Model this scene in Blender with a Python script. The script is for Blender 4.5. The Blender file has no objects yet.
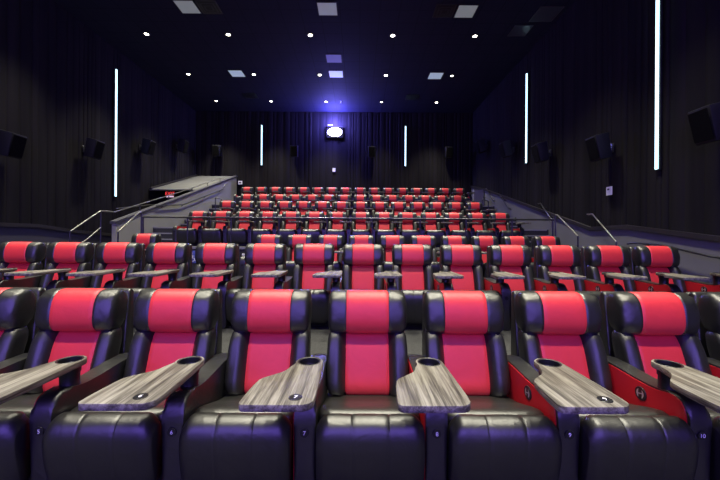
import bpy, bmesh, math, random
from mathutils import Matrix, Vector
random.seed(7)
PI = math.pi
C = bpy.context.scene.collection
scene = bpy.context.scene

# ------------------------------------------------------------------ materials
def new_mat(name):
    m = bpy.data.materials.new(name); m.use_nodes = True
    nt = m.node_tree
    return m, nt, nt.nodes['Principled BSDF']

def plain(name, col, rough=0.5, metal=0.0, spec=0.5):
    m, nt, b = new_mat(name)
    b.inputs['Base Color'].default_value = (*col, 1)
    b.inputs['Roughness'].default_value = rough
    b.inputs['Metallic'].default_value = metal
    b.inputs['Specular IOR Level'].default_value = spec
    return m

def emit(name, col, strength):
    m, nt, b = new_mat(name)
    b.inputs['Base Color'].default_value = (*[c * .5 for c in col], 1)
    b.inputs['Emission Color'].default_value = (*col, 1)
    b.inputs['Emission Strength'].default_value = strength
    return m

def leather(name, col, rough, spec, bump=0.25):
    m, nt, b = new_mat(name)
    b.inputs['Roughness'].default_value = rough
    b.inputs['Specular IOR Level'].default_value = spec
    tc = nt.nodes.new('ShaderNodeTexCoord')
    n1 = nt.nodes.new('ShaderNodeTexNoise'); n1.inputs['Scale'].default_value = 220; n1.inputs['Detail'].default_value = 3
    n2 = nt.nodes.new('ShaderNodeTexNoise'); n2.inputs['Scale'].default_value = 9; n2.inputs['Detail'].default_value = 4
    n2.inputs['Distortion'].default_value = 0.8
    oi = nt.nodes.new('ShaderNodeObjectInfo')
    add = nt.nodes.new('ShaderNodeVectorMath'); add.operation = 'ADD'
    nt.links.new(tc.outputs['Object'], add.inputs[0])
    nt.links.new(oi.outputs['Location'], add.inputs[1])
    nt.links.new(add.outputs[0], n1.inputs['Vector']); nt.links.new(add.outputs[0], n2.inputs['Vector'])
    mr = nt.nodes.new('ShaderNodeMixRGB'); mr.blend_type = 'MIX'
    mr.inputs[1].default_value = (*[c * .92 for c in col], 1); mr.inputs[2].default_value = (*[min(1, c * 1.08) for c in col], 1)
    nt.links.new(n2.outputs['Fac'], mr.inputs[0]); nt.links.new(mr.outputs[0], b.inputs['Base Color'])
    b1 = nt.nodes.new('ShaderNodeBump'); b1.inputs['Strength'].default_value = 0.08; b1.inputs['Distance'].default_value = 0.002
    b2 = nt.nodes.new('ShaderNodeBump'); b2.inputs['Strength'].default_value = bump; b2.inputs['Distance'].default_value = 0.012
    nt.links.new(n1.outputs['Fac'], b1.inputs['Height']); nt.links.new(n2.outputs['Fac'], b2.inputs['Height'])
    nt.links.new(b1.outputs['Normal'], b2.inputs['Normal']); nt.links.new(b2.outputs['Normal'], b.inputs['Normal'])
    return m

def noisy(name, c0, c1, scale, rough=0.9, spec=0.1, bump=0.0, stretch=(1, 1, 1)):
    m, nt, b = new_mat(name)
    b.inputs['Roughness'].default_value = rough
    b.inputs['Specular IOR Level'].default_value = spec
    tc = nt.nodes.new('ShaderNodeTexCoord'); mp = nt.nodes.new('ShaderNodeMapping')
    mp.inputs['Scale'].default_value = stretch
    n = nt.nodes.new('ShaderNodeTexNoise'); n.inputs['Scale'].default_value = scale; n.inputs['Detail'].default_value = 5
    r = nt.nodes.new('ShaderNodeValToRGB')
    r.color_ramp.elements[0].position = .3; r.color_ramp.elements[0].color = (*c0, 1)
    r.color_ramp.elements[1].position = .7; r.color_ramp.elements[1].color = (*c1, 1)
    nt.links.new(tc.outputs['Object'], mp.inputs[0]); nt.links.new(mp.outputs[0], n.inputs['Vector'])
    nt.links.new(n.outputs['Fac'], r.inputs[0]); nt.links.new(r.outputs[0], b.inputs['Base Color'])
    if bump:
        bp = nt.nodes.new('ShaderNodeBump'); bp.inputs['Strength'].default_value = bump; bp.inputs['Distance'].default_value = .01
        nt.links.new(n.outputs['Fac'], bp.inputs['Height']); nt.links.new(bp.outputs[0], b.inputs['Normal'])
    return m

def wood(name):
    m, nt, b = new_mat(name)
    b.inputs['Roughness'].default_value = .55
    tc = nt.nodes.new('ShaderNodeTexCoord'); oi = nt.nodes.new('ShaderNodeObjectInfo')
    add = nt.nodes.new('ShaderNodeVectorMath'); add.operation = 'ADD'
    mul = nt.nodes.new('ShaderNodeVectorMath'); mul.operation = 'SCALE'; mul.inputs['Scale'].default_value = 1.37
    nt.links.new(oi.outputs['Location'], mul.inputs[0])
    nt.links.new(tc.outputs['Object'], add.inputs[0]); nt.links.new(mul.outputs[0], add.inputs[1])
    mp = nt.nodes.new('ShaderNodeMapping'); mp.inputs['Scale'].default_value = (30, 1.6, 30)
    nt.links.new(add.outputs[0], mp.inputs[0])
    n = nt.nodes.new('ShaderNodeTexNoise'); n.inputs['Scale'].default_value = 1.0; n.inputs['Detail'].default_value = 6
    n.inputs['Roughness'].default_value = .65; n.inputs['Distortion'].default_value = .5
    nt.links.new(mp.outputs[0], n.inputs['Vector'])
    mp2 = nt.nodes.new('ShaderNodeMapping'); mp2.inputs['Scale'].default_value = (160, 5, 160)
    nt.links.new(add.outputs[0], mp2.inputs[0])
    n2 = nt.nodes.new('ShaderNodeTexNoise'); n2.inputs['Scale'].default_value = 1.0; n2.inputs['Detail'].default_value = 3
    nt.links.new(mp2.outputs[0], n2.inputs['Vector'])
    mx = nt.nodes.new('ShaderNodeMath'); mx.operation = 'MULTIPLY_ADD'; mx.inputs[1].default_value = .35
    nt.links.new(n2.outputs['Fac'], mx.inputs[0]); nt.links.new(n.outputs['Fac'], mx.inputs[2])
    r = nt.nodes.new('ShaderNodeValToRGB')
    e = r.color_ramp.elements
    e[0].position = .50; e[0].color = (.030, .026, .022, 1)
    e[1].position = .90; e[1].color = (.31, .295, .25, 1)
    x = e.new(.635); x.color = (.105, .094, .076, 1)
    x = e.new(.74); x.color = (.20, .187, .155, 1)
    nt.links.new(mx.outputs[0], r.inputs[0]); nt.links.new(r.outputs[0], b.inputs['Base Color'])
    return m

BLACK = leather('black_leather', (.0085, .0085, .0075), .40, 1.0, .32)
RED = leather('red_leather', (.70, .036, .044), .45, .5, .2)
PANELRED = plain('red_laminate', (.48, .010, .018), .42)
SHELL = plain('black_shell', (.010, .010, .012), .55)
PLASTIC = plain('black_plastic', (.012, .012, .014), .35)
WOOD = wood('walnut_laminate')
WHITE = plain('white_ink', (.9, .9, .9), .5)
SILVER = plain('silver_ink', (.45, .45, .46), .35, .5)
CARPET = noisy('grey_carpet', (.035, .035, .037), (.062, .062, .065), 60, bump=.3)
GREYWALL = noisy('grey_paint', (.235, .235, .235), (.265, .262, .262), 1.5, .7, .3)
WAINS = noisy('slate_grey_paint', (.165, .162, .165), (.19, .188, .19), 1.5, .7, .3)
SLABM = noisy('grey_slab', (.135, .135, .130), (.16, .16, .152), 2.5, .8, .2)
RAMPWALL = noisy('light_grey_paint', (.29, .29, .235), (.32, .32, .26), 1.5, .7, .3)
DARKPAINT = plain('dark_paint', (.02, .019, .03), .6)
BACKPAINT = plain('charcoal_paint', (.05, .047, .06), .6)
TRIM = plain('dark_brown_trim', (.020, .017, .016), .55)
RAILM = plain('dark_rail_metal', (.07, .07, .075), .32, .75)
STEEL = plain('brushed_rail_metal', (.28, .275, .25), .32, .8)
NOSING = plain('pale_nosing', (.26, .26, .25), .5)
SPEAKERM = plain('speaker_black', (.010, .010, .013), .6, 0, .3)
CURTAIN = noisy('black_curtain', (.013, .012, .0135), (.022, .020, .022), 3.0, .95, .05, stretch=(1, 1, .06))
PANELW = plain('white_lens_panel', (.80, .80, .82), .6)
PANELG = plain('grey_grille_panel', (.20, .20, .23), .6)
VENTM = plain('black_vent', (.008, .008, .010), .5)
VENTE = plain('vent_edge', (.022, .022, .030), .45)
GRILLE = plain('speaker_grille', (.003, .003, .003), .9, 0, .1)
GLOWNEAR = emit('panel_painted_glow_near', (.66, .74, .74), .16)  # nearer white panels: faint added glow stands in for light falling on them
GLOWFAR = emit('panel_painted_glow_far', (.62, .78, 1.0), .38)  # farther panels are no lamps; emission imitates projector light on white
STRIP = emit('led_strip_white', (.55, .86, 1.0), 3.0)
LAMP = emit('lamp_warm', (1.0, .93, .72), 14.0)
LAMPDIM = emit('lamp_warm_dim', (1.0, .93, .80), 5.0)
PROJ = emit('projector_beam_glass', (.80, .78, 1.0), 30.0)
SCREEN = emit('screen_picture', (.26, .16, 1.0), 4.6)
EXITRED = emit('exit_red', (1.0, .06, .06), 1.2)
EXITPALE = emit('exit_pale', (1.0, .72, .85), .7)

def ceiling_mat():
    m, nt, b = new_mat('navy_ceiling_tile')
    b.inputs['Roughness'].default_value = .85; b.inputs['Specular IOR Level'].default_value = .15
    tc = nt.nodes.new('ShaderNodeTexCoord')
    br = nt.nodes.new('ShaderNodeTexBrick'); br.offset = 0; br.squash = 1
    br.inputs['Scale'].default_value = 1
    br.inputs['Brick Width'].default_value = .61; br.inputs['Row Height'].default_value = .61
    br.inputs['Mortar Size'].default_value = .014
    br.inputs['Color1'].default_value = (.015, .016, .034, 1); br.inputs['Color2'].default_value = (.0165, .0175, .037, 1)
    br.inputs['Mortar'].default_value = (.010, .011, .022, 1)
    nt.links.new(tc.outputs['Object'], br.inputs['Vector']); nt.links.new(br.outputs['Color'], b.inputs['Base Color'])
    return m
CEIL = ceiling_mat()

# ------------------------------------------------------------------ mesh helpers
def link_mesh(name, bm, mats, parent=None, smooth=None):
    me = bpy.data.meshes.new(name)
    bmesh.ops.recalc_face_normals(bm, faces=bm.faces)
    bm.to_mesh(me); bm.free()
    if not isinstance(mats, (list, tuple)): mats = [mats]
    for m in mats: me.materials.append(m)
    if smooth is not None:
        for p in me.polygons: p.use_smooth = True
        me.set_sharp_from_angle(angle=math.radians(smooth))
    o = bpy.data.objects.new(name, me); C.objects.link(o)
    if parent: o.parent = parent
    return o

def tag(o, label, cat, group=None):
    o['label'] = label; o['category'] = cat
    if group: o['group'] = group
    return o

def thing(name, label, cat, loc=(0, 0, 0), group=None):
    o = bpy.data.objects.new(name, None); C.objects.link(o)
    o.location = loc; o.empty_display_size = .1
    return tag(o, label, cat, group)

def struct(name, bm, mats, smooth=None):
    o = link_mesh(name, bm, mats, None, smooth); o['kind'] = 'structure'
    return o

def box(bm, x0, x1, y0, y1, z0, z1, bev=0, seg=2, mi=0, mat=None):
    vs = [bm.verts.new((x, y, z)) for x in (x0, x1) for y in (y0, y1) for z in (z0, z1)]
    idx = [(0, 1, 3, 2), (4, 6, 7, 5), (0, 4, 5, 1), (2, 3, 7, 6), (0, 2, 6, 4), (1, 5, 7, 3)]
    fs = [bm.faces.new([vs[i] for i in f]) for f in idx]
    for f in fs: f.material_index = mi
    if bev:
        es = set(e for f in fs for e in f.edges)
        r = bmesh.ops.bevel(bm, geom=list(es), offset=bev, segments=seg, affect='EDGES', profile=.5)
        for f in r['faces']: f.material_index = mi
        vs = list({v for f in r['faces'] for v in f.verts} | {v for v in vs if v.is_valid})
    if mat is not None:
        for v in vs: v.co = mat @ v.co
    return bm

def prism(bm, pts, axis, a, b, bev=0, seg=2, mi=0):
    """extrude a closed 2D outline. axis 'x': pts are (y,z); 'y': (x,z); 'z': (x,y)"""
    def co(p, t):
        return {'x': (t, p[0], p[1]), 'y': (p[0], t, p[1]), 'z': (p[0], p[1], t)}[axis]
    va = [bm.verts.new(co(p, a)) for p in pts]; vb = [bm.verts.new(co(p, b)) for p in pts]
    n = len(pts)
    fa = bm.faces.new(va); fb = bm.faces.new(vb[::-1]); fs = [fa, fb]
    for i in range(n):
        fs.append(bm.faces.new((va[i], vb[i], vb[(i + 1) % n], va[(i + 1) % n])))
    for f in fs: f.material_index = mi
    if bev:
        es = list(set(list(fa.edges) + list(fb.edges)))
        r = bmesh.ops.bevel(bm, geom=es, offset=bev, segments=seg, affect='EDGES', profile=.5)
        for f in r['faces']: f.material_index = mi
    return bm

def tube(bm, pts, r, n=10, mi=0):
    pts = [Vector(p) for p in pts]
    rings = []
    up0 = None
    for i, p in enumerate(pts):
        if i == 0: d = pts[1] - p
        elif i == len(pts) - 1: d = p - pts[i - 1]
        else: d = (pts[i + 1] - p).normalized() + (p - pts[i - 1]).normalized()
        d.normalize()
        if up0 is None:
            up0 = Vector((0, 0, 1)) if abs(d.z) < .9 else Vector((1, 0, 0))
        u = up0 - d * up0.dot(d)
        if u.length < 1e-4: u = d.orthogonal()
        u.normalize(); v = d.cross(u); up0 = u
        k = 1.0
        if 0 < i < len(pts) - 1:
            c = (pts[i + 1] - p).normalized().dot((p - pts[i - 1]).normalized())
            k = 1 / max(.5, math.sqrt((1 + c) / 2))
        rings.append([bm.verts.new(p + r * (math.cos(2 * PI * j / n) * u + math.sin(2 * PI * j / n) * v)) for j in range(n)])
    for a, b in zip(rings, rings[1:]):
        for j in range(n):
            bm.faces.new((a[j], a[(j + 1) % n], b[(j + 1) % n], b[j])).material_index = mi
    bm.faces.new(rings[0][::-1]).material_index = mi; bm.faces.new(rings[-1]).material_index = mi
    return bm

def lathe(bm, prof, n=24, c=(0, 0, 0), mi=0, mat=None):
    """prof (r,z) from bottom to top, open or closed; poles where r == 0"""
    rings = []
    vs_all = []
    for r, z in prof:
        if r < 1e-6:
            v = bm.verts.new((c[0], c[1], c[2] + z)); rings.append([v]); vs_all.append(v)
        else:
            ring = [bm.verts.new((c[0] + r * math.cos(2 * PI * j / n), c[1] + r * math.sin(2 * PI * j / n), c[2] + z)) for j in range(n)]
            rings.append(ring); vs_all += ring
    for a, b in zip(rings, rings[1:]):
        for j in range(n):
            k = (j + 1) % n
            if len(a) == 1 and len(b) == 1: continue
            if len(a) == 1: f = bm.faces.new((a[0], b[k], b[j]))
            elif len(b) == 1: f = bm.faces.new((a[j], a[k], b[0]))
            else: f = bm.faces.new((a[j], a[k], b[k], b[j]))
            f.material_index = mi
    if mat is not None:
        for v in vs_all: v.co = mat @ v.co
    return bm

def sweep_x(bm, section, stations, wr=0.0):
    """cushion: closed (y,z) section carried along x. station = (x, scale, dy, dz, mat, center, wrinkle)"""
    rings = []
    for (x, s, dy, dz, mi, cen, w) in stations:
        ring = []
        for k, (y, z) in enumerate(section):
            a = 2 * PI * k / len(section)
            q = s * (1 + w * (math.sin(7 * a + 40 * x) + .6 * math.sin(13 * a - 55 * x) + .4 * math.sin(19 * a + 90 * x)))
            ring.append(bm.verts.new((x, cen[0] + (y - cen[0]) * q + dy, cen[1] + (z - cen[1]) * q + dz)))
        rings.append(ring)
    n = len(section)
    for i, (a, b) in enumerate(zip(rings, rings[1:])):
        mi = stations[i][4]
        for j in range(n):
            f = bm.faces.new((a[j], a[(j + 1) % n], b[(j + 1) % n], b[j])); f.material_index = mi
    f = bm.faces.new(rings[0]); f.material_index = stations[0][4]
    f = bm.faces.new(rings[-1][::-1]); f.material_index = stations[-2][4]
    return bm

def superell(cy, cz, a, b, n, lean=0, count=32):
    out = []
    for k in range(count):
        t = 2 * PI * k / count
        c, s = math.cos(t), math.sin(t)
        y = math.copysign(abs(c) ** (2 / n), c) * a; z = math.copysign(abs(s) ** (2 / n), s) * b
        out.append((cy + y + lean * z, cz + z))
    return out

def text_mesh(txt, size):
    cu = bpy.data.curves.new('writing', 'FONT'); cu.body = txt; cu.size = size
    cu.align_x = 'CENTER'; cu.align_y = 'CENTER'; cu.extrude = .0004
    o = bpy.data.objects.new('writing', cu); C.objects.link(o)
    dg = bpy.context.evaluated_depsgraph_get(); dg.update()
    me = bpy.data.meshes.new_from_object(o.evaluated_get(dg))
    bpy.data.objects.remove(o); bpy.data.curves.remove(cu)
    return me

def add_text(bm, txt, size, mat, mi):
    me = text_mesh(txt, size)
    t = bmesh.new(); t.from_mesh(me)
    vm = {v.index: bm.verts.new(mat @ v.co) for v in t.verts}
    t.verts.ensure_lookup_table()
    for f in t.faces:
        try: bm.faces.new([vm[v.index] for v in f.verts]).material_index = mi
        except ValueError: pass
    t.free(); bpy.data.meshes.remove(me)

def copy_tree(o, parent=None):
    c = o.copy(); C.objects.link(c)
    if parent is not None: c.parent = parent
    for ch in o.children: copy_tree(ch, c)
    return c

def lerp_profile(pts, y):
    if y <= pts[0][0]: return pts[0][1]
    for (a, b), (c, d) in zip(pts, pts[1:]):
        if y <= c: return b + (d - b) * (y - a) / (c - a)
    return pts[-1][1]

# ------------------------------------------------------------------ layout numbers (metres; +y runs away from the screen)
P = .72                     # seat pitch
X0 = .070                   # middle of the centre seat
ROWS = [  # y of headrest front, floor z, seat indices
    (2.49, 0.00, list(range(-4, 5))),
    (4.93, .305, list(range(-7, 7))),
    (7.85, .455, [-7] + list(range(-3, 7))),
    (10.50, 1.19, list(range(-7, 7))),
    (12.80, 1.755, list(range(-7, 7))),
    (15.10, 2.29, list(range(-7, 7))),
    (17.25, 2.93, list(range(-8, 8))),
]
XL, XR, YB, ZC = -9.06, 6.29, 18.85, 8.40
YS = -6.5
XW = -6.74                  # seat-side face of the exit ramp wall
FRONTS = [-6.5, 3.30, 6.20, 8.85, 11.15, 13.45, 15.60]

# ------------------------------------------------------------------ setting
bm = bmesh.new()
for i, (y0, (yy, z, _)) in enumerate(zip(FRONTS, ROWS)):
    y1 = FRONTS[i + 1] if i + 1 < len(FRONTS) else YB + .2
    xl = XL - .3 if i < 3 else XW
    box(bm, xl, XR + .3, y0, y1, -.6, z)
# exit ramp beside the stadium, running down under the roof slab
prism(bm, [(8.85, -.6), (8.85, .455), (10.2, .455), (15.0, -.15), (YB + .2, -.15), (YB + .2, -.6)], 'x', XL - .3, XW - .15)
struct('floor', bm, CARPET)

bm = bmesh.new(); box(bm, XL - .4, XR + .4, YS - .3, YB + .4, ZC, ZC + .2)
struct('ceiling', bm, CEIL)

def curtain(name, p0, p1, nrm, zbot, ztop=ZC - .005, zprof=None, seed=1):
    rnd = random.Random(seed)
    p0 = Vector((*p0, 0)); p1 = Vector((*p1, 0)); nrm = Vector((*nrm, 0))
    L = (p1 - p0).length; d = (p1 - p0) / L
    s = 0; pts = []
    while s < L:
        w = rnd.choice((.14, .18, .22, .30, .36)) * rnd.uniform(.85, 1.15); dep = rnd.uniform(.012, .034)
        for q, h in ((0, 0), (.06, .55), (.16, .9), (.4, 1.0), (.7, .92), (.88, .6), (.96, .1)):
            if s + q * w < L: pts.append((s + q * w, h * dep))
        s += w
    pts.append((L, 0))
    bm = bmesh.new()
    rows = []
    for q, h in pts:
        p = p0 + d * q + nrm * h
        zb = zprof(p.y) if zprof else zbot
        rows.append((bm.verts.new((p.x, p.y, zb)), bm.verts.new((p.x, p.y, (zb + ztop) / 2)), bm.verts.new((p.x, p.y, ztop)),
                     bm.verts.new((p.x - nrm.x * (.12 + h), p.y - nrm.y * (.12 + h), zb)), bm.verts.new((p.x - nrm.x * (.12 + h), p.y - nrm.y * (.12 + h), ztop))))
    for a, b in zip(rows, rows[1:]):
        bm.faces.new((a[0], b[0], b[1], a[1])); bm.faces.new((a[1], b[1], b[2], a[2]))
        bm.faces.new((a[3], a[4], b[4], b[3])); bm.faces.new((a[0], a[3], b[3], b[0])); bm.faces.new((a[2], b[2], b[4], a[4]))
    for r in (rows[0], rows[-1]): bm.faces.new((r[0], r[1], r[2], r[4], r[3]))
    return struct(name, bm, CURTAIN, 50)

CAPR = [(-6.5, .95), (2.5, 1.15), (5.92, 1.52), (7.90, 1.78), (9.10, 1.76), (16.6, 3.84), (18.85, 4.35)]
CAPL = [(-6.5, .95), (2.5, 1.3), (7.0, 1.76), (9.5, 1.76), (10.7, 1.63), (12.5, 1.52), (18.85, 1.2)]
slope = lambda y: 1.77 + .316 * (y - 9.2)          # top of the ramp wall and its roof slab
curtain('wall_right', (XR, YS), (XR, YB), (-1, 0), 0, zprof=lambda y: lerp_profile(CAPR, y), seed=3)
curtain('wall_left', (XL, YS), (XL, YB), (1, 0), 0, zprof=lambda y: lerp_profile(CAPL, y), seed=5)
curtain('wall_back', (XL, YB), (XR, YB), (0, -1), 2.9, seed=9)
bm = bmesh.new(); box(bm, XL - .3, XR + .3, YS - .25, YS - .05, -.6, ZC)
struct('wall_front', bm, DARKPAINT)

def wainscot(name, xa, xb, prof, mat):
    bm = bmesh.new()
    prism(bm, [(p[0], p[1]) for p in prof] + [(prof[-1][0], -.6), (prof[0][0], -.6)], 'x', xa, xb)
    return struct(name, bm, mat)
wainscot('trim_1', XR - .06, XR + .14, CAPR, WAINS)
wainscot('trim_2', XL - .14, XL + .06, CAPL, BACKPAINT)

def cap(name, xa, xb, prof, h=.075, mat=TRIM, over=0.0):
    bm = bmesh.new()
    prism(bm, [(p[0], p[1] + over) for p in prof] + [(p[0], p[1] + over - h) for p in reversed(prof)], 'x', xa, xb, .008, 1)
    return struct(name, bm, mat)
cap('trim_3', XR - .115, XR - .061, CAPR, .10, over=.02)
cap('trim_4', XL + .061, XL + .115, CAPL, .10, over=.02)

# short grey return wall at the top of the right aisle
bm = bmesh.new(); box(bm, 5.70, XR - .12, 16.85, 17.0, 2.9, 3.87)
struct('wall_return', bm, GREYWALL)
# exit ramp wall and roof slab
bm = bmesh.new()
prism(bm, [(9.45, -.5), (9.45, slope(9.45)), (YB - .08, slope(YB - .08)), (YB - .08, -.5)], 'x', XW - .12, XW)
struct('wall_ramp', bm, RAMPWALL)
bm = bmesh.new()
prism(bm, [(9.42, slope(9.42) - .05), (9.42, slope(9.42) + .03), (YB - .08, slope(YB - .08) + .03), (YB - .08, slope(YB - .08) - .05)], 'x', XW - .15, XW + .03)
struct('trim_5', bm, BACKPAINT)
bm = bmesh.new()
y0, y1 = 14.6, YB - .08
prism(bm, [(y0, slope(y0) - .05), (y0, slope(y0)), (y1, slope(y1)), (y1, slope(y1) - .05)], 'x', XL + .07, XW - .19)
struct('ceiling_ramp', bm, SLABM)
bm = bmesh.new()
prism(bm, [(y0, slope(y0) - .03), (y0, slope(y0) + .07), (y1, slope(y1) + .07), (y1, slope(y1) - .03)], 'x', XL + .062, XL + .16)
struct('trim_6', bm, TRIM)

# pale strip on the edge of the raised platform
bm = bmesh.new(); box(bm, -5.58, 5.02, 8.825, 8.86, 1.14, 1.196)
struct('trim_7', bm, NOSING)

# aisle stairs
def stairs(name, x0, x1, yfront, z0, z1, n, tread):
    bm = bmesh.new()
    h = (z1 - z0) / n
    for k in range(1, n):
        ya = yfront - tread * (n - k)
        box(bm, x0, x1, ya, yfront - .001, z0 + h * (k - 1), z0 + h * k)
        box(bm, x0, x1, ya - .012, ya + .05, z0 + h * k - .035, z0 + h * k + .004, mi=1)
    box(bm, x0, x1, yfront - .012, yfront + .05, z1 - .035, z1 + .004, mi=1)
    return struct(name, bm, [CARPET, NOSING])
k = 1
for (xa, xb) in ((XW + .012, -5.62), (5.07, XR - .12)):
    stairs('stairs_%d' % k, xa, xb, 8.85, .455, 1.19, 4, .28); k += 1
    for i in (4, 5, 6):
        stairs('stairs_%d' % k, xa, xb, FRONTS[i], ROWS[i - 1][1], ROWS[i][1], 3, .30); k += 1

# ------------------------------------------------------------------ recliner
def fwd(pts):               # shorten everything in front of the backrest
    return [(y + .06 * min(1, max(0, (-.15 - y) / .3)), z) for y, z in pts]
def headrest_bm():
    bm = bmesh.new(); hw = .294
    sec = superell(.080, .910, .100, .155, 2.5, .14, 40)
    xs = [-1, -.992, -.98, -.965, -.94, -.91, -.87, -.82, -.77, -.72, -.66, -.60]
    seam = .155
    def S(x, pinch=1.0):
        t = abs(x) / hw
        s = .30 + .70 * max(0, (1 - t ** 22)) ** .45
        bulge = 1 - .05 * t ** 3
        w = .032 * max(0, (t - .58) / .42)
        return (x, s * bulge * pinch, .014 * t ** 4, 0, 0, (.080, .910), w)
    L = [S(x * hw) for x in xs]
    mids = [S(-seam - .006), S(-seam, .962), S(-seam + .006)] + [S(seam * q) for q in (-.8, -.5, -.2, .2, .5, .8)] + [S(seam - .006), S(seam, .962), S(seam + .006)]
    R = [S(-x * hw) for x in reversed(xs)]
    st = L + mids + R
    st = [(a[0], a[1], a[2], a[3], 1 if -seam - .001 <= a[0] < seam - .001 else 0, a[5], a[6]) for a in st]
    return sweep_x(bm, sec, st)

def backrest_bm():
    bm = bmesh.new(); hw = .294
    cy, cz = .062, .553
    sec = superell(cy, cz, .085, .220, 3.4, .34, 40)
    seam = .158
    def S(x, pinch=1.0):
        t = abs(x) / hw
        s = .40 + .60 * max(0, (1 - t ** 16)) ** .42
        wing = max(0, min(1, (abs(x) - seam) / .06))
        w = .014 * max(0, (t - .6) / .4)
        return (x, s * pinch, -.052 * math.sin(wing * PI / 2), .018 * wing, 0, (cy, cz), w)
    xs = [-1, -.992, -.98, -.965, -.94, -.91, -.87, -.82, -.77, -.72, -.66, -.60]
    st = [S(x * hw) for x in xs] + [S(-seam - .007), S(-seam, .955), S(-seam + .007)] + [S(seam * q) for q in (-.8, -.5, -.2, .2, .5, .8)] \
        + [S(seam - .007), S(seam, .955), S(seam + .007)] + [S(-x * hw) for x in reversed(xs)]
    st = [(a[0], a[1], a[2], a[3], 1 if -seam - .001 <= a[0] < seam - .001 else 0, a[5], a[6]) for a in st]
    return sweep_x(bm, sec, st)

def seat_bm():
    bm = bmesh.new()
    sec = [(.10, .26), (.10, .315), (.06, .325), (-.05, .340), (-.2, .372), (-.35, .412), (-.5, .458), (-.58, .478), (-.62, .476), (-.64, .455),
           (-.64, .40), (-.62, .30), (-.5, .25), (-.1, .22)]
    sec = fwd(sec); st = []
    for x, s in ((-.291, .80), (-.286, .88), (-.274, .93), (-.25, .965), (-.2, .99), (-.1, 1.003), (0, 1.008), (.1, 1.003), (.2, .99), (.25, .965), (.274, .93), (.286, .88), (.291, .80)):
        st.append((x, s, 0, 0, 0, (-.28, .33), 0))
    return sweep_x(bm, sec, st)

def footrest_bm():
    bm = bmesh.new()
    sec = [(-.655, .470), (-.668, .492), (-.69, .503), (-.718, .503), (-.745, .492), (-.768, .470), (-.782, .440), (-.788, .40), (-.785, .34),
           (-.775, .26), (-.760, .18), (-.745, .11), (-.73, .085), (-.70, .08), (-.66, .09), (-.650, .25)]
    sec = fwd(sec); c = (-.64, .30); st = []
    seam = .098
    def S(x):
        a = abs(x)
        if abs(a - seam) < .0005: return (x, .975, 0, 0, 0, c, 0)
        if a > seam:
            q = (a - seam) / (.289 - seam); s = 1 + .012 * math.sin(PI * q) - (0.30 * max(0, (q - .62) / .38) ** 2.4)
            return (x, s, 0, 0, 0, c, .004 * (1 if q < .5 else 0))
        return (x, 1 + .010 * math.cos(PI * a / seam / 2), 0, 0, 0, c, .003)
    half = [.289, .286, .281, .274, .265, .255, .244, .232, .218, .20, .165, .13, .108, .103]
    xs = [-h for h in half] + [-seam, -.092, -.07, -.035, 0, .035, .07, .092, seam] + list(reversed(half))
    return sweep_x(bm, sec, [S(x) for x in xs])

def make_recliner():
    t = thing('recliner', '', 'recliner')
    link_mesh('headrest', headrest_bm(), [BLACK, RED], t, 60)['label'] = 'black headrest cushion with a broad red middle panel'
    link_mesh('backrest', backrest_bm(), [BLACK, RED], t, 60)['label'] = 'black backrest with a broad red middle panel'
    link_mesh('seat_cushion', seat_bm(), BLACK, t, 60)
    link_mesh('footrest', footrest_bm(), BLACK, t, 60)
    bm = bmesh.new()
    prism(bm, [(.14, .10), (.16, .50), (.215, 1.02), (.235, 1.045), (.265, 1.045), (.285, 1.02), (.27, .60), (.25, .10)], 'x', -.268, .268, .02, 3)
    link_mesh('back_shell', bm, BLACK, t, 40)
    bm = bmesh.new()
    box(bm, -.27, .27, -.54, .22, .0, .22, .01, 1)
    link_mesh('base', bm, SHELL, t, 40)
    return t

# ------------------------------------------------------------------ armrest console with swivel tray
ARM = [(-.700, .004), (-.700, .44), (-.698, .475), (-.690, .510), (-.676, .548), (-.652, .572), (-.622, .586), (-.590, .589), (-.555, .583), (-.515, .573), (-.44, .566), (-.30, .568),
       (-.10, .580), (.06, .584), (.10, .58), (.12, .56), (.12, .004)]
RPAN = [(-.681, .09), (-.681, .44), (-.680, .470), (-.676, .502), (-.667, .536), (-.648, .563), (-.620, .576), (-.590, .578), (-.555, .572), (-.515, .562), (-.44, .554), (-.30, .556),
        (-.10, .567), (.05, .570), (.08, .565), (.08, .09)]
ARM = fwd(ARM); RPAN = fwd(RPAN)
CUPY = -.446
def tray_outline():
    pts = []
    for k in range(0, 15):                      # ring around the cup, from the left over the back to the right
        a = PI + .3 - k * (PI + .3) / 14
        pts.append((.081 * math.cos(a), .081 * math.sin(a)))
    pts += [(.084, -.08), (.088, -.22), (.091, -.36), (.091, -.45)]
    for k in range(1, 7):
        a = -k * (PI / 2) / 6
        pts.append((.033 + .058 * math.cos(a), -.470 + .060 * math.sin(a)))
    pts += [(-.05, -.532), (-.15, -.533)]
    for k in range(0, 6):
        a = -PI / 2 - k * (PI / 2) / 5
        pts.append((-.218 + .028 * math.cos(a), -.505 + .028 * math.sin(a)))
    pts += [(-.243, -.42), (-.236, -.33), (-.226, -.268), (-.214, -.242), (-.195, -.222), (-.165, -.195), (-.128, -.158), (-.110, -.128), (-.098, -.085)]
    return pts

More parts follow.
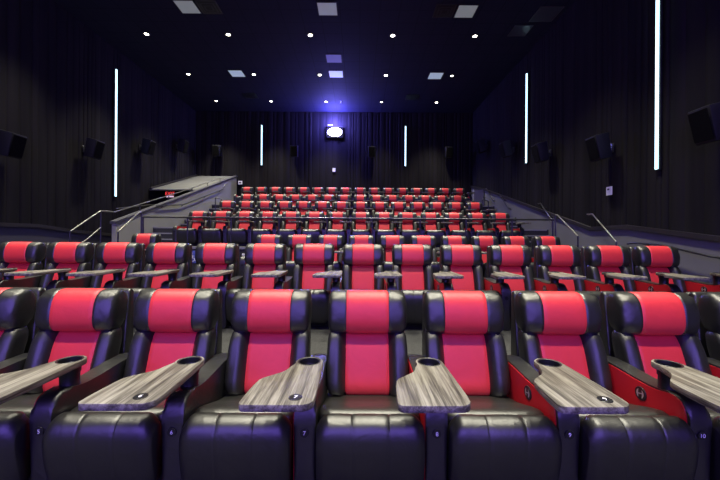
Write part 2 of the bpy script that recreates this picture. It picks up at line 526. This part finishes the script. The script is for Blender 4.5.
def tray_bm(th=.034):
    bm = bmesh.new()
    out = tray_outline(); n = 24
    vo = [bm.verts.new((x, y, 0)) for x, y in out]
    vi = [bm.verts.new((.062 * math.cos(2 * PI * j / n), .062 * math.sin(2 * PI * j / n), 0)) for j in range(n)]
    es = [bm.edges.new((vo[i], vo[(i + 1) % len(vo)])) for i in range(len(vo))]
    es += [bm.edges.new((vi[i], vi[(i + 1) % n])) for i in range(n)]
    bmesh.ops.triangle_fill(bm, use_beauty=True, use_dissolve=False, edges=es)
    ext = bmesh.ops.extrude_face_region(bm, geom=list(bm.faces))
    for v in [g for g in ext['geom'] if isinstance(g, bmesh.types.BMVert)]: v.co.z -= th
    bmesh.ops.recalc_face_normals(bm, faces=bm.faces)
    sharp = [e for e in bm.edges if len(e.link_faces) == 2 and abs(e.calc_face_angle(0)) > 1.2]
    bmesh.ops.bevel(bm, geom=sharp, offset=.004, segments=2, affect='EDGES', profile=.5)
    return bm

def disc_plate(r, txt, size, M, thick=.004):
    """round black plate with a pale rim and pale writing; local face looks along +z, M places it"""
    bm = bmesh.new()
    lathe(bm, [(0, -thick), (r, -thick), (r, thick * .6), (r * .97, thick), (r * .86, thick), (0, thick)], 24, mat=M)
    if txt:
        add_text(bm, txt, size, M @ Matrix.Translation((0, -.001, thick + .0008)), 1)
    return bm

def emblem_bm(r, M):
    bm = bmesh.new(); th = .004
    lathe(bm, [(0, -th), (r, -th), (r, th * .5), (r * .96, th), (0, th)], 28, mat=M)
    def patch(pts, mi=1):
        vs = [bm.verts.new(M @ Vector((x * r, y * r, th + .0006))) for x, y in pts]
        bm.faces.new(vs).material_index = mi
    # paired curved bars joined by a short slanted bar
    for s in (-1, 1):
        outer = []; inner = []
        for k in range(9):
            a = math.radians(-62 + k * 124 / 8)
            outer.append((s * .66 * math.cos(a), .70 * math.sin(a)))
            inner.append((s * (.25 + .08 * math.cos(a)), .62 * math.sin(a)))
        for k in range(8): patch([outer[k], outer[k + 1], inner[k + 1], inner[k]])
    patch([(-.35, -.16), (.35, .02), (.35, .18), (-.35, 0)])
    return bm

def make_console(number=None, left_end=False, tray=True, detail=True, tray_disc=True):
    t = thing('armrest_console', '', 'armrest')
    bm = bmesh.new(); prism(bm, ARM, 'x', -.055, .062, .024, 4)
    link_mesh('arm_body', bm, BLACK, t, 40)
    sx = 1 if left_end else -1
    bm = bmesh.new()
    if left_end: prism(bm, RPAN, 'x', .0622, .0670, .002, 1)
    else: prism(bm, RPAN, 'x', -.0600, -.0552, .002, 1)
    sp = link_mesh('side_panel', bm, PANELRED, t, 40); sp['label'] = 'red side panel'
    if detail:
        M = Matrix.Translation((.0690 if left_end else -.0625, -.32, .485)) @ Matrix.Rotation(sx * PI / 2, 4, 'Y') @ Matrix.Rotation(sx * PI / 2, 4, 'Z')
        link_mesh('emblem', emblem_bm(.043, M), [PLASTIC, SILVER], sp, 30)
        M = Matrix.Translation((.003, -.643, .405)) @ Matrix.Rotation(PI / 2, 4, 'X')
        link_mesh('seat_number_plate', disc_plate(.025, number, .031, M), [PLASTIC, WHITE], t, 30)
    if tray:
        st = bmesh.new()
        lathe(st, [(0, .560), (.052, .560), (.052, .575), (.050, .58), (.050, .68), (.058, .695), (.0605, .712), (.0665, .7225), (.068, .7235), (.066, .725), (.0575, .722), (.055, .65), (0, .648)], 24, (0, CUPY, 0))
        link_mesh('cup_holder', st, PLASTIC, t, 40)
        tr = link_mesh('tray', tray_bm(), WOOD, t, 40)
        tr.location = (0, CUPY, .722)
        if detail and tray_disc:
            M = Matrix.Translation((.002, -.462, .0012))
            link_mesh('tray_number_disc', disc_plate(.032, number, .036, M, .0015), [PLASTIC, WHITE], tr, 30)
    return t

ORD = ['first', 'second', 'third', 'fourth', 'fifth', 'sixth', 'seventh', 'eighth', 'ninth', 'tenth', 'eleventh', 'twelfth', 'thirteenth', 'fourteenth', 'fifteenth', 'sixteenth', 'seventeenth']
ROWN = ['front row', 'second row', 'third row', 'fourth row behind guard rail', 'fifth row', 'sixth row', 'top row']
ROWG = ['front row', 'second row', 'third row', 'fourth row', 'fifth row', 'sixth row', 'top row']
proto = make_recliner(); first = True
consoles = {}
seatno = {-3: None, -2: '5', -1: '6', 0: '7', 1: '8', 2: '9', 3: '10', 4: None}
for r, (y, z, idx) in enumerate(ROWS):
    n = len(idx)
    for j, k in enumerate(idx):
        o = proto if first else copy_tree(proto); first = False
        o.location = (X0 + P * k, y, z)
        if r == 0:
            if k == -4: lab = 'front row red and black recliner cut off by the left edge of the picture'
            elif k == 4: lab = 'front row red and black recliner cut off by the right edge of the picture'
            elif k == -3: lab = 'front row red and black recliner left of the armrest numbered 5'
            elif k == 3: lab = 'front row red and black recliner right of the armrest numbered 10'
            else: lab = 'front row red and black recliner between the armrests numbered %s and %s' % (seatno[k], seatno[k + 1])
        elif r == 2 and j == 0:
            lab = 'red and black recliner standing alone at the far left of the third row'
        elif r == 2:
            lab = '%s from left of the ten adjoining red and black recliners in third row' % ORD[j - 1]
        else:
            lab = '%s red and black recliner from the left in the %s' % (ORD[j], ROWN[r])
        tag(o, lab, 'recliner', 'recliners in the ' + ROWG[r])

def place(o, x, y, z, lab, r):
    o.location = (x, y, z); tag(o, lab, 'armrest', 'armrests in the ' + ROWG[r])

# front row: numbered
for k, nb in seatno.items():
    o = make_console(nb, tray=True, tray_disc=(nb != '8'))
    if nb: lab = 'black armrest with a wood tray, numbered %s on its post, in the front row' % nb
    elif k < 0: lab = 'front row armrest at the left edge, left of the armrest numbered 5'
    else: lab = 'front row armrest at the right edge, right of the armrest numbered 10'
    place(o, X0 + P * k - P / 2, ROWS[0][0], ROWS[0][1], lab, 0)
std = None; lite = None; lend = None; lendlite = None
for r, (y, z, idx) in enumerate(ROWS):
    if r == 0: continue
    blocks = []
    for k in idx:
        if blocks and blocks[-1][-1] == k - 1: blocks[-1].append(k)
        else: blocks.append([k])
    cnt = 0
    for bi, bl in enumerate(blocks):
        lone = (r == 2 and bi == 0)
        # left end console: red on its inner face, no tray
        if r < 4:
            if lend is None: o = lend = make_console(left_end=True, tray=False)
            else: o = copy_tree(lend)
        else:
            if lendlite is None: o = lendlite = make_console(left_end=True, tray=False, detail=False)
            else: o = copy_tree(lendlite)
        where = 'the lone far left recliner in the third row' if lone else ('the ten adjoining third row recliners' if r == 2 else 'the ' + ROWN[r])
        place(o, X0 + P * (bl[0] - .5) - .016, y, z, 'trayless end armrest at the left of ' + where, r)
        for j, k in enumerate(bl):
            if r < 4:
                if std is None: o = std = make_console()
                else: o = copy_tree(std)
            else:
                if lite is None: o = lite = make_console(detail=False)
                else: o = copy_tree(lite)
            if lone: lab = 'armrest with wood tray right of the lone far left recliner in the third row'
            elif r == 2: lab = 'wood tray armrest right of the %s of the ten adjoining third row recliners' % ORD[j]
            else: lab = '%s armrest with wood tray from the left in the %s' % (ORD[j], ROWN[r])
            place(o, X0 + P * (k + .5), y, z, lab, r)

# ------------------------------------------------------------------ rails
def rail_thing(name, label, cat, parts, group=None):
    t = thing(name, label, cat, group=group)
    for pn, pts, r, m in parts:
        bm = bmesh.new()
        if isinstance(pts[0][0], (int, float)): pts = [pts]
        for pl in pts: tube(bm, pl, r)
        link_mesh(pn, bm, m, t, 50)
    return t
gz = 1.955; gy = 8.80
parts = [('top_rail', [(-5.60, gy, gz), (5.05, gy, gz)], .024, RAILM), ]
for px in (142.5, 187.5, 231, 279, 327, 372, 420, 466, 512, 554):
    x = (px - 358.5) * gy / 340
    x = max(-5.575, min(5.025, x))
    parts.append(('post', [(x, gy, .456), (x, gy, gz)], .020, RAILM))
rail_thing('guard_rail', 'long dark metal guard rail across the front of the raised seating', 'railing', parts)

def hand(pts): return pts
# front stairs, left and right
rail_thing('stair_rail', 'handrail with posts on the seat side of the left front steps', 'handrail',
           [('top_rail', [(-5.66, 8.0, 1.56), (-5.66, 8.78, 2.08), (-5.66, 8.86, 2.08)], .016, STEEL),
            ('post', [(-5.66, 8.0, .455), (-5.66, 8.0, 1.56)], .018, RAILM), ('post', [(-5.66, 8.86, 1.19), (-5.66, 8.86, 2.08)], .018, RAILM)])
rail_thing('stair_rail', 'handrail with posts on the seat side of the right front steps', 'handrail',
           [('top_rail', [(5.13, 7.95, 1.53), (5.13, 8.78, 2.08), (5.13, 8.86, 2.08)], .016, STEEL),
            ('post', [(5.13, 7.95, .455), (5.13, 7.95, 1.53)], .018, RAILM), ('post', [(5.13, 8.86, 1.19), (5.13, 8.86, 2.08)], .018, RAILM)])
rail_thing('stair_rail', 'sloping handrail on the wall side of the right front steps', 'handrail',
           [('top_rail', [(6.08, 8.02, 1.40), (6.08, 8.84, 2.11), (6.08, 9.05, 2.12)], .016, STEEL),
            ('post', [(6.08, 8.02, .455), (6.08, 8.02, 1.40)], .018, RAILM), ('bracket', [(XR - .055, 9.0, 2.05), (6.08, 9.0, 2.11)], .012, RAILM)])
# ramp-wall rail on the left: steep over the steps, flat, then along the ramp wall
xr = XW - .075
sl = lambda y, d: slope(y) + d
rail_thing('ramp_rail', 'long handrail rising over the left steps and along the top of the grey ramp wall', 'handrail',
           [('top_rail', [(xr - .1, 8.15, 1.56), (xr - .1, 9.10, 2.13), (xr, 9.5, 2.13), (xr, 13.1, 3.19), (xr, 16.8, 4.36), (xr + .02, 17.1, 4.40), (xr + .04, 17.25, 4.33)], .016, STEEL),
            ('lower_rail', [(xr - .1, 8.15, 1.10), (xr - .1, 8.66, 1.37), (xr - .1, 9.14, 1.70)], .015, STEEL),
            ('post', [(xr - .1, 8.15, .455), (xr - .1, 8.15, 1.56)], .018, RAILM),
            ('post', [(xr - .1, 9.12, .455), (xr - .1, 9.12, 2.12)], .018, RAILM)] +
           [('post', [(xr, yy, slope(yy)), (xr, yy, lerp_profile([(9.5, 2.13), (13.1, 3.19), (16.8, 4.36)], yy))], .014, RAILM) for yy in (10.6, 12.2, 13.9, 15.3, 16.7)])
rail_thing('wall_handrail', 'handrail on brackets along the seat side face of the grey ramp wall', 'handrail',
           [('top_rail', [(XW + .08, 11.2, 2.46), (XW + .08, 12.9, 2.66), (XW + .08, 16.7, 3.78), (XW + .08, 16.95, 4.05)], .020, RAILM)] +
           [('bracket', [(XW - .005, yy, lerp_profile([(11.2, 2.46), (12.9, 2.66), (16.7, 3.78)], yy) - .07), (XW + .08, yy, lerp_profile([(11.2, 2.46), (12.9, 2.66), (16.7, 3.78)], yy) - .01)], .012, RAILM) for yy in (11.6, 12.9, 14.8, 16.4)])
rail_thing('wall_handrail', 'handrail along the far left wall of the exit ramp', 'handrail',
           [('top_rail', [(XL + .22, 12.4, 2.46), (XL + .22, 14.9, 2.86)], .016, STEEL)] +
           [('bracket', [(XL + .03, yy, 2.46 + (yy - 12.4) * .16 - .06), (XL + .22, yy, 2.46 + (yy - 12.4) * .16)], .012, RAILM) for yy in (12.9, 14.4)])
xw = XR - .20
def wallrail(label, pts, bys):
    ps = [('top_rail', [(xw, a, b) for a, b in pts], .020, RAILM)]
    for yy in bys:
        zz = lerp_profile(pts, yy)
        ps.append(('bracket', [(XR - .055, yy, zz - .07), (xw, yy, zz - .01)], .012, RAILM))
    rail_thing('wall_handrail', label, 'handrail', ps, None)
wallrail('short handrail on the right wall beside the steps up to the top row', [(15.25, 3.05), (15.35, 3.10), (16.25, 3.84), (16.4, 3.84)], (15.5, 16.1))
wallrail('short handrail on the right wall beside the steps up to the sixth row', [(13.6, 2.60), (13.75, 2.62), (14.6, 3.27), (14.75, 3.27)], (13.9, 14.4))
wallrail('short handrail on the right wall beside the steps up to the fifth row', [(10.7, 2.03), (11.4, 2.65), (11.55, 2.65)], (10.9, 11.3))
wallrail('long dark handrail low on the right wall beside the second row', [(2.6, .85), (5.9, 1.18), (6.9, 1.36), (7.5, 1.38), (7.7, 1.36)], (3.6, 5.75, 7.2))

def hoop(label, x, y, z):
    w = .12
    pts = [(x - w, y, z), (x - w, y, z + 1.18), (x - w + .015, y, z + 1.215), (x - w + .04, y, z + 1.23), (x + w - .04, y, z + 1.19), (x + w - .015, y, z + 1.175), (x + w, y, z + 1.14), (x + w, y, z)]
    bm = bmesh.new(); tube(bm, pts, .018)
    return tag(link_mesh('hoop_rail', bm, RAILM, None, 50), label, 'railing')
hoop('black hoop rail at the left end of the fifth row', -5.52, 13.38, 1.755)
hoop('black hoop rail at the right end of the fifth row', 4.98, 13.38, 1.755)

# ------------------------------------------------------------------ speakers
def speaker(label, loc, rot, group):
    """front grille looks along local -y; bracket runs back along +y to the wall"""
    t = thing('wall_speaker', label, 'speaker', loc, group)
    t.rotation_euler = (0, 0, rot)
    T = Matrix.Rotation(math.radians(14), 4, 'X')
    bm = bmesh.new()
    f = [(-.19, -.17), (.19, -.17), (.21, .15), (-.21, .15)]
    bot = [bm.verts.new(T @ Vector((x * .9, y * (.75 if y > 0 else 1), -.30))) for x, y in f]
    top = [bm.verts.new(T @ Vector((x, y, .30))) for x, y in f]
    bm.faces.new(bot[::-1]); bm.faces.new(top)
    for i in range(4): bm.faces.new((bot[i], bot[(i + 1) % 4], top[(i + 1) % 4], top[i]))
    bmesh.ops.bevel(bm, geom=list(bm.edges), offset=.015, segments=2, affect='EDGES', profile=.5)
    link_mesh('cabinet', bm, SPEAKERM, t, 40)
    bm = bmesh.new(); box(bm, -.165, .165, -.196, -.186, -.26, .26, .004, 1, mat=T)
    link_mesh('grille', bm, GRILLE, t, 40)
    bm = bmesh.new(); tube(bm, [(0, .10, .0), (0, .30, -.02)], .025); box(bm, -.07, .07, .285, .305, -.12, .10, .004, 1)
    link_mesh('bracket', bm, RAILM, t, 40)
    return t
for nm, y, z in (('nearest of the four speakers on the left wall', 8.49, 3.72), ('black speaker just before the white light strip on the left wall', 11.15, 4.31),
                 ('black speaker just beyond the white light strip on the left wall', 13.99, 5.12), ('farthest speaker on the left wall, near the back corner', 16.76, 5.90)):
    speaker(nm, (XL + .36, y, z), PI / 2, 'speakers on the left wall')
for nm, y, z in (('black speaker at the right edge of the picture on the right wall', 5.72, 3.42), ('black speaker between the two light strips on the right wall, nearer one', 8.38, 3.72),
                 ('black speaker just nearer than the far light strip on the right wall', 11.08, 4.27), ('black speaker just beyond the far light strip on the right wall', 13.7, 5.05), ('farthest speaker on the right wall, near the back corner', 16.5, 5.92)):
    speaker(nm, (XR - .36, y, z), -PI / 2, 'speakers on the right wall')
for nm, x in (('back wall speaker left of the left light strip', -7.72), ('back wall speaker between the left light strip and the projector', -3.52),
              ('back wall speaker between the projector and the right light strip', .68), ('back wall speaker right of the right light strip', 4.88)):
    speaker(nm, (x, YB - .36, 6.12), 0, 'speakers on the back wall')

# ------------------------------------------------------------------ light strips
def strip(label, x, y, z0, z1, nrm):
    t = thing('light_strip', label, 'wall light', (x, y, z0), 'white light strips on the walls')
    bm = bmesh.new()
    h = z1 - z0
    if nrm[0]:
        s = nrm[0]; xs = sorted((-s * .03, s * .012))
        box(bm, xs[0], xs[1], -.07, .07, 0, h, .004, 1)
    else:
        box(bm, -.07, .07, -.012, .03, 0, h, .004, 1)
    link_mesh('channel', bm, SPEAKERM, t, 40)
    bm = bmesh.new()
    tube(bm, [(nrm[0] * .02, nrm[1] * .02, .02), (nrm[0] * .02, nrm[1] * .02, h - .02)], .032, 12)
    link_mesh('diffuser', bm, STRIP, t, 60)
    return t
strip('tall white light strip on the left wall', XL + .062, 12.55, 2.90, 7.62, (1, 0))
strip('farther white light strip on the right wall', XR - .062, 12.62, 4.25, 7.60, (-1, 0))
strip('nearer, larger white light strip on the right wall', XR - .062, 7.09, 2.91, 7.60, (-1, 0))
strip('white light strip on the back wall left of the projector', -5.38, YB - .062, 5.40, 7.63, (0, -1))
strip('white light strip on the back wall right of the projector', 2.56, YB - .062, 5.40, 7.63, (0, -1))

# ------------------------------------------------------------------ ceiling fittings
dl_y = [17.42, 14.55, 11.68, 8.81, 5.94, 3.07, .2]
dl_x = [-7.33, -4.52, -1.70, 1.13, 3.95]
rn = ['farthest row', 'middle visible row', 'nearest visible row']
cn = ['first', 'second', 'third', 'fourth', 'fifth']
for j, y in enumerate(dl_y):
    for i, x in enumerate(dl_x):
        dim = (j < 2 and i == 4 and j == 1) or (j == 0 and i == 3)
        lab = 'round recessed downlight, %s from the left in the %s of the ceiling' % (cn[i], rn[j]) if j < 3 else 'round recessed downlight in the ceiling over the front seats'
        t = thing('downlight', lab, 'ceiling light', (x, y, ZC), 'downlights in the ceiling' if j < 3 else 'downlights over the front seats')
        bm = bmesh.new()
        lathe(bm, [(.075, -.004), (.11, -.012), (.12, -.004), (.12, .0)], 20)
        link_mesh('trim_ring', bm, VENTE, t, 40)
        bm = bmesh.new(); lathe(bm, [(0, -.013), (.045, -.012), (.068, -.003), (0, -.002)], 20)
        link_mesh('lens', bm, LAMPDIM if dim else LAMP, t, 40)
        ld = bpy.data.lights.new('downlight_lamp', 'SPOT')
        ld.energy = 1250 * (.5 if dim else 1); ld.color = (1, .95, .76); ld.spot_size = math.radians(78); ld.spot_blend = 1.0; ld.shadow_soft_size = .16
        lo = bpy.data.objects.new('downlight_lamp', ld); C.objects.link(lo); lo.parent = t; lo.location = (0, 0, -.10)

def panel(label, x, y, m, name='ceiling_panel', cat='ceiling panel', s=.60, group=None):
    t = thing(name, label, cat, (x, y, ZC), group)
    bm = bmesh.new(); h = s / 2
    for a, b, c, d in ((-h, h, -h, -h + .02), (-h, h, h - .02, h), (-h, -h + .02, -h, h), (h - .02, h, -h, h)):
        box(bm, a, b, c, d, -.012, 0)
    link_mesh('frame', bm, VENTE, t)
    bm = bmesh.new(); box(bm, -h + .02, h - .02, -h + .02, h - .02, -.010, -.002)
    link_mesh('lens', bm, m, t)
pg = 'white square panels in the ceiling'
panel('nearer white square ceiling panel on the left, beside a black vent', -5.22, 10.28, GLOWNEAR, group=pg)
panel('nearer white square ceiling panel in the middle', -.99, 10.33, GLOWNEAR, group=pg)
panel('nearer white square ceiling panel on the right, beside a black vent', 3.24, 10.40, GLOWNEAR, group=pg)
panel('farther white square ceiling panel on the left', -5.22, 14.46, GLOWFAR, group=pg)
panel('farther white square ceiling panel in the middle, close to a downlight', -1.0, 14.46, GLOWFAR, group=pg)
panel('farther white square ceiling panel on the right', 3.25, 14.55, GLOWFAR, group=pg)
panel('dull grey square ceiling panel in the middle', -1.0, 13.2, PANELG, 'grille_panel')

def vent(label, x, y):
    t = thing('ceiling_vent', label, 'vent', (x, y, ZC), 'air vents in the ceiling')
    bm = bmesh.new(); h = .31
    box(bm, -h, h, -h, h, -.006, -.001)
    link_mesh('backing', bm, VENTM, t)
    bm = bmesh.new()
    for q, zz in ((.31, -.012), (.22, -.03), (.13, -.04)):
        w = .045
        for a, b, c, d in ((-q, q, -q, -q + w), (-q, q, q - w, q), (-q, -q + w, -q, q), (q - w, q, -q, q)):
            box(bm, a, b, c, d, zz, zz + .006)
    link_mesh('louvre', bm, VENTE, t)
vent('square black air vent right of the nearer left white ceiling panel', -4.57, 10.28)
vent('square black air vent left of the nearer right white ceiling panel', 2.58, 10.38)
vent('square dark air vent far back on the left of the ceiling', -5.35, 16.75)
vent('square dark air vent far back on the right of the ceiling', 2.60, 16.8)
DUCT = plain('dark_glossy_hatch', (.055, .06, .075), .25)
panel('larger dark glossy hatch in the ceiling beside the right wall', 5.75, 10.5, DUCT, 'ceiling_hatch', 'hatch', .72)
panel('smaller dark glossy hatch in the ceiling beside the right wall, farther back', 5.35, 11.35, DUCT, 'ceiling_hatch', 'hatch', .60)
bm = bmesh.new(); lathe(bm, [(0, -.09), (.035, -.085), (.035, -.075), (.012, -.06), (.012, -.02), (.04, -.01), (.04, .02)], 14, (-.95, 17.35, ZC))
tag(link_mesh('ceiling_sprinkler', bm, WHITE, None, 40), 'small white sprinkler head in the ceiling in front of the projector', 'sprinkler')

# ------------------------------------------------------------------ projector port
t = thing('projector_port', 'projector window high on the back wall shining bright blue white', 'projector', (-1.35, YB - .08, 7.26))
bm = bmesh.new()
for a, b, c, d in ((-.45, .45, .27, .30), (-.45, .45, -.30, -.27), (-.45, -.42, -.27, .27), (.42, .45, -.27, .27)):
    box(bm, a, b, -.06, .06, c, d, .005, 1)
link_mesh('frame', bm, SPEAKERM, t)
bm = bmesh.new(); lathe(bm, [(0, 0), (.23, 0), (.25, .02), (.2, .05), (0, .07)], 28, mat=Matrix.Translation((0, .0, 0)) @ Matrix.Diagonal((1.55, 1, .95, 1)) @ Matrix.Rotation(PI / 2, 4, 'X'))
link_mesh('lens', bm, PROJ, t, 40)
bm = bmesh.new(); box(bm, -.38, -.12, -.10, -.05, .345, .385, .008, 1)
link_mesh('lamp_bar', bm, WHITE, t)['label'] = 'small white bar above the window'
ld = bpy.data.lights.new('projector_glow', 'POINT'); ld.energy = 1000; ld.color = (.17, .15, 1.0); ld.shadow_soft_size = .25
lo = bpy.data.objects.new('projector_glow', ld); C.objects.link(lo); lo.parent = t; lo.location = (0, -.40, .45)

# ------------------------------------------------------------------ signs
def plate(name, label, cat, loc, w, h, nrm, m, marks):
    t = thing(name, label, cat, loc)
    bm = bmesh.new()
    R = Matrix.Rotation(nrm, 4, 'Z')
    box(bm, -w / 2, w / 2, -.012, .02, -h / 2, h / 2, .003, 1, mat=R)
    link_mesh('plate', bm, m, t)
    if marks:
        bm = bmesh.new()
        for a, b, c, d in marks: box(bm, a, b, -.016, -.010, c, d, mat=R)
        link_mesh('printed_mark', bm, BACKPAINT, t)
    return t
plate('wall_sign', 'small white notice on the black right wall', 'sign', (XR - .07, 8.45, 2.66), .17, .21, PI / 2 * -1, WHITE, [(-.04, .02, .02, .06)])
plate('wall_sign', 'small pale plate low on the back wall above the left end of the top row', 'sign', (-6.55, YB - .08, 4.44), .22, .20, 0, WHITE, [(-.06, .05, -.04, .03)])
plate('wall_sign', 'tiny white plate on the back wall below the projector', 'sign', (-1.38, YB - .08, 5.17), .17, .22, 0, WHITE, None)

# accessible-seat sign on the platform front: pictogram of a seated figure in a wheel
t = thing('accessibility_sign', 'small wheelchair symbol sign on the platform front behind the second row', 'sign', (-4.30, 8.835, .93))
bm = bmesh.new(); box(bm, -.11, .11, 0, .012, -.16, .16, .004, 1)
link_mesh('plate', bm, plain('sign_blue', (.10, .13, .45), .5), t)
bm = bmesh.new()
prev = []
for k in range(13):
    a = math.radians(130 + k * 230 / 12)
    prev.append((-.01 + .055 * math.cos(a), -.006, -.06 + .055 * math.sin(a)))
tube(bm, prev, .009, 6)
tube(bm, [(-.015, -.006, .06), (-.01, -.006, -.03), (.04, -.006, -.03), (.065, -.006, -.10), (.085, -.006, -.095)], .009, 6)
tube(bm, [(-.012, -.006, .02), (.04, -.006, .02)], .008, 6)
lathe(bm, [(0, -.018), (.018, -.006), (.018, .006), (0, .018)], 10, (-.018, -.006, .095))
link_mesh('pictogram', bm, WHITE, t, 40)

bm = bmesh.new(); lathe(bm, [(0, .03), (.03, .028), (.05, .01), (.05, -.03), (0, -.03)], 16, (-2.98, 8.835, 1.0), mat=None)
tag(link_mesh('step_light', bm, WHITE, None, 40), 'small round white lamp on the platform front behind the second row', 'lamp')

t = thing('exit_sign', 'red exit sign under the sloping grey slab on the left', 'sign', (-8.25, 14.85, 3.30))
bm = bmesh.new(); box(bm, -.19, .19, 0, .05, -.16, .09, .005, 1); box(bm, -.02, .02, .01, .04, .09, .26)
link_mesh('housing', bm, SPEAKERM, t)
bm = bmesh.new(); add_text(bm, 'EXIT', .20, Matrix.Translation((0, -.004, .015)) @ Matrix.Rotation(PI / 2, 4, 'X'), 0)
link_mesh('lettering', bm, EXITRED, t)
bm = bmesh.new(); box(bm, -.17, .17, -.006, .0, -.14, -.075)
link_mesh('lamp_strip', bm, EXITPALE, t)['label'] = 'pale lamp strip under the red letters'

# ------------------------------------------------------------------ the picture screen at the front of the hall (behind the camera)
t = thing('movie_screen', 'wide picture screen on the front wall facing the seats', 'screen', (-1.38, YS + .1, 4.2))
bm = bmesh.new(); box(bm, -6.6, 6.6, -.03, 0, -3.0, 3.0)
link_mesh('picture', bm, SCREEN, t)
bm = bmesh.new()
for a, b, c, d in ((-6.8, 6.8, 3.0, 3.2), (-6.8, 6.8, -3.2, -3.0), (-6.8, -6.6, -3, 3), (6.6, 6.8, -3, 3)): box(bm, a, b, -.04, .05, c, d)
link_mesh('frame', bm, DARKPAINT, t)

# ------------------------------------------------------------------ world, camera, view
w = bpy.data.worlds.new('World'); scene.world = w; w.use_nodes = True
w.node_tree.nodes['Background'].inputs[0].default_value = (0, 0, 0, 1)

cd = bpy.data.cameras.new('Camera'); cam = bpy.data.objects.new('Camera', cd); C.objects.link(cam)
cam.location = (0, 0, 1.47); cam.rotation_euler = (PI / 2, math.radians(-.38), 0)
cd.sensor_fit = 'HORIZONTAL'; cd.sensor_width = 36; cd.lens = 36 * 340 / 720
cd.shift_x = 1.5 / 720; cd.shift_y = -2.8 / 720
cd.clip_start = .02
scene.camera = cam
vs = scene.view_settings
vs.view_transform = 'Standard'; vs.look = 'None'; vs.gamma = 1; vs.exposure = 0
vs.use_curve_mapping = False
scene.cycles.use_denoising = True
scene.cycles.max_bounces = 6
scene.cycles.sample_clamp_indirect = 4
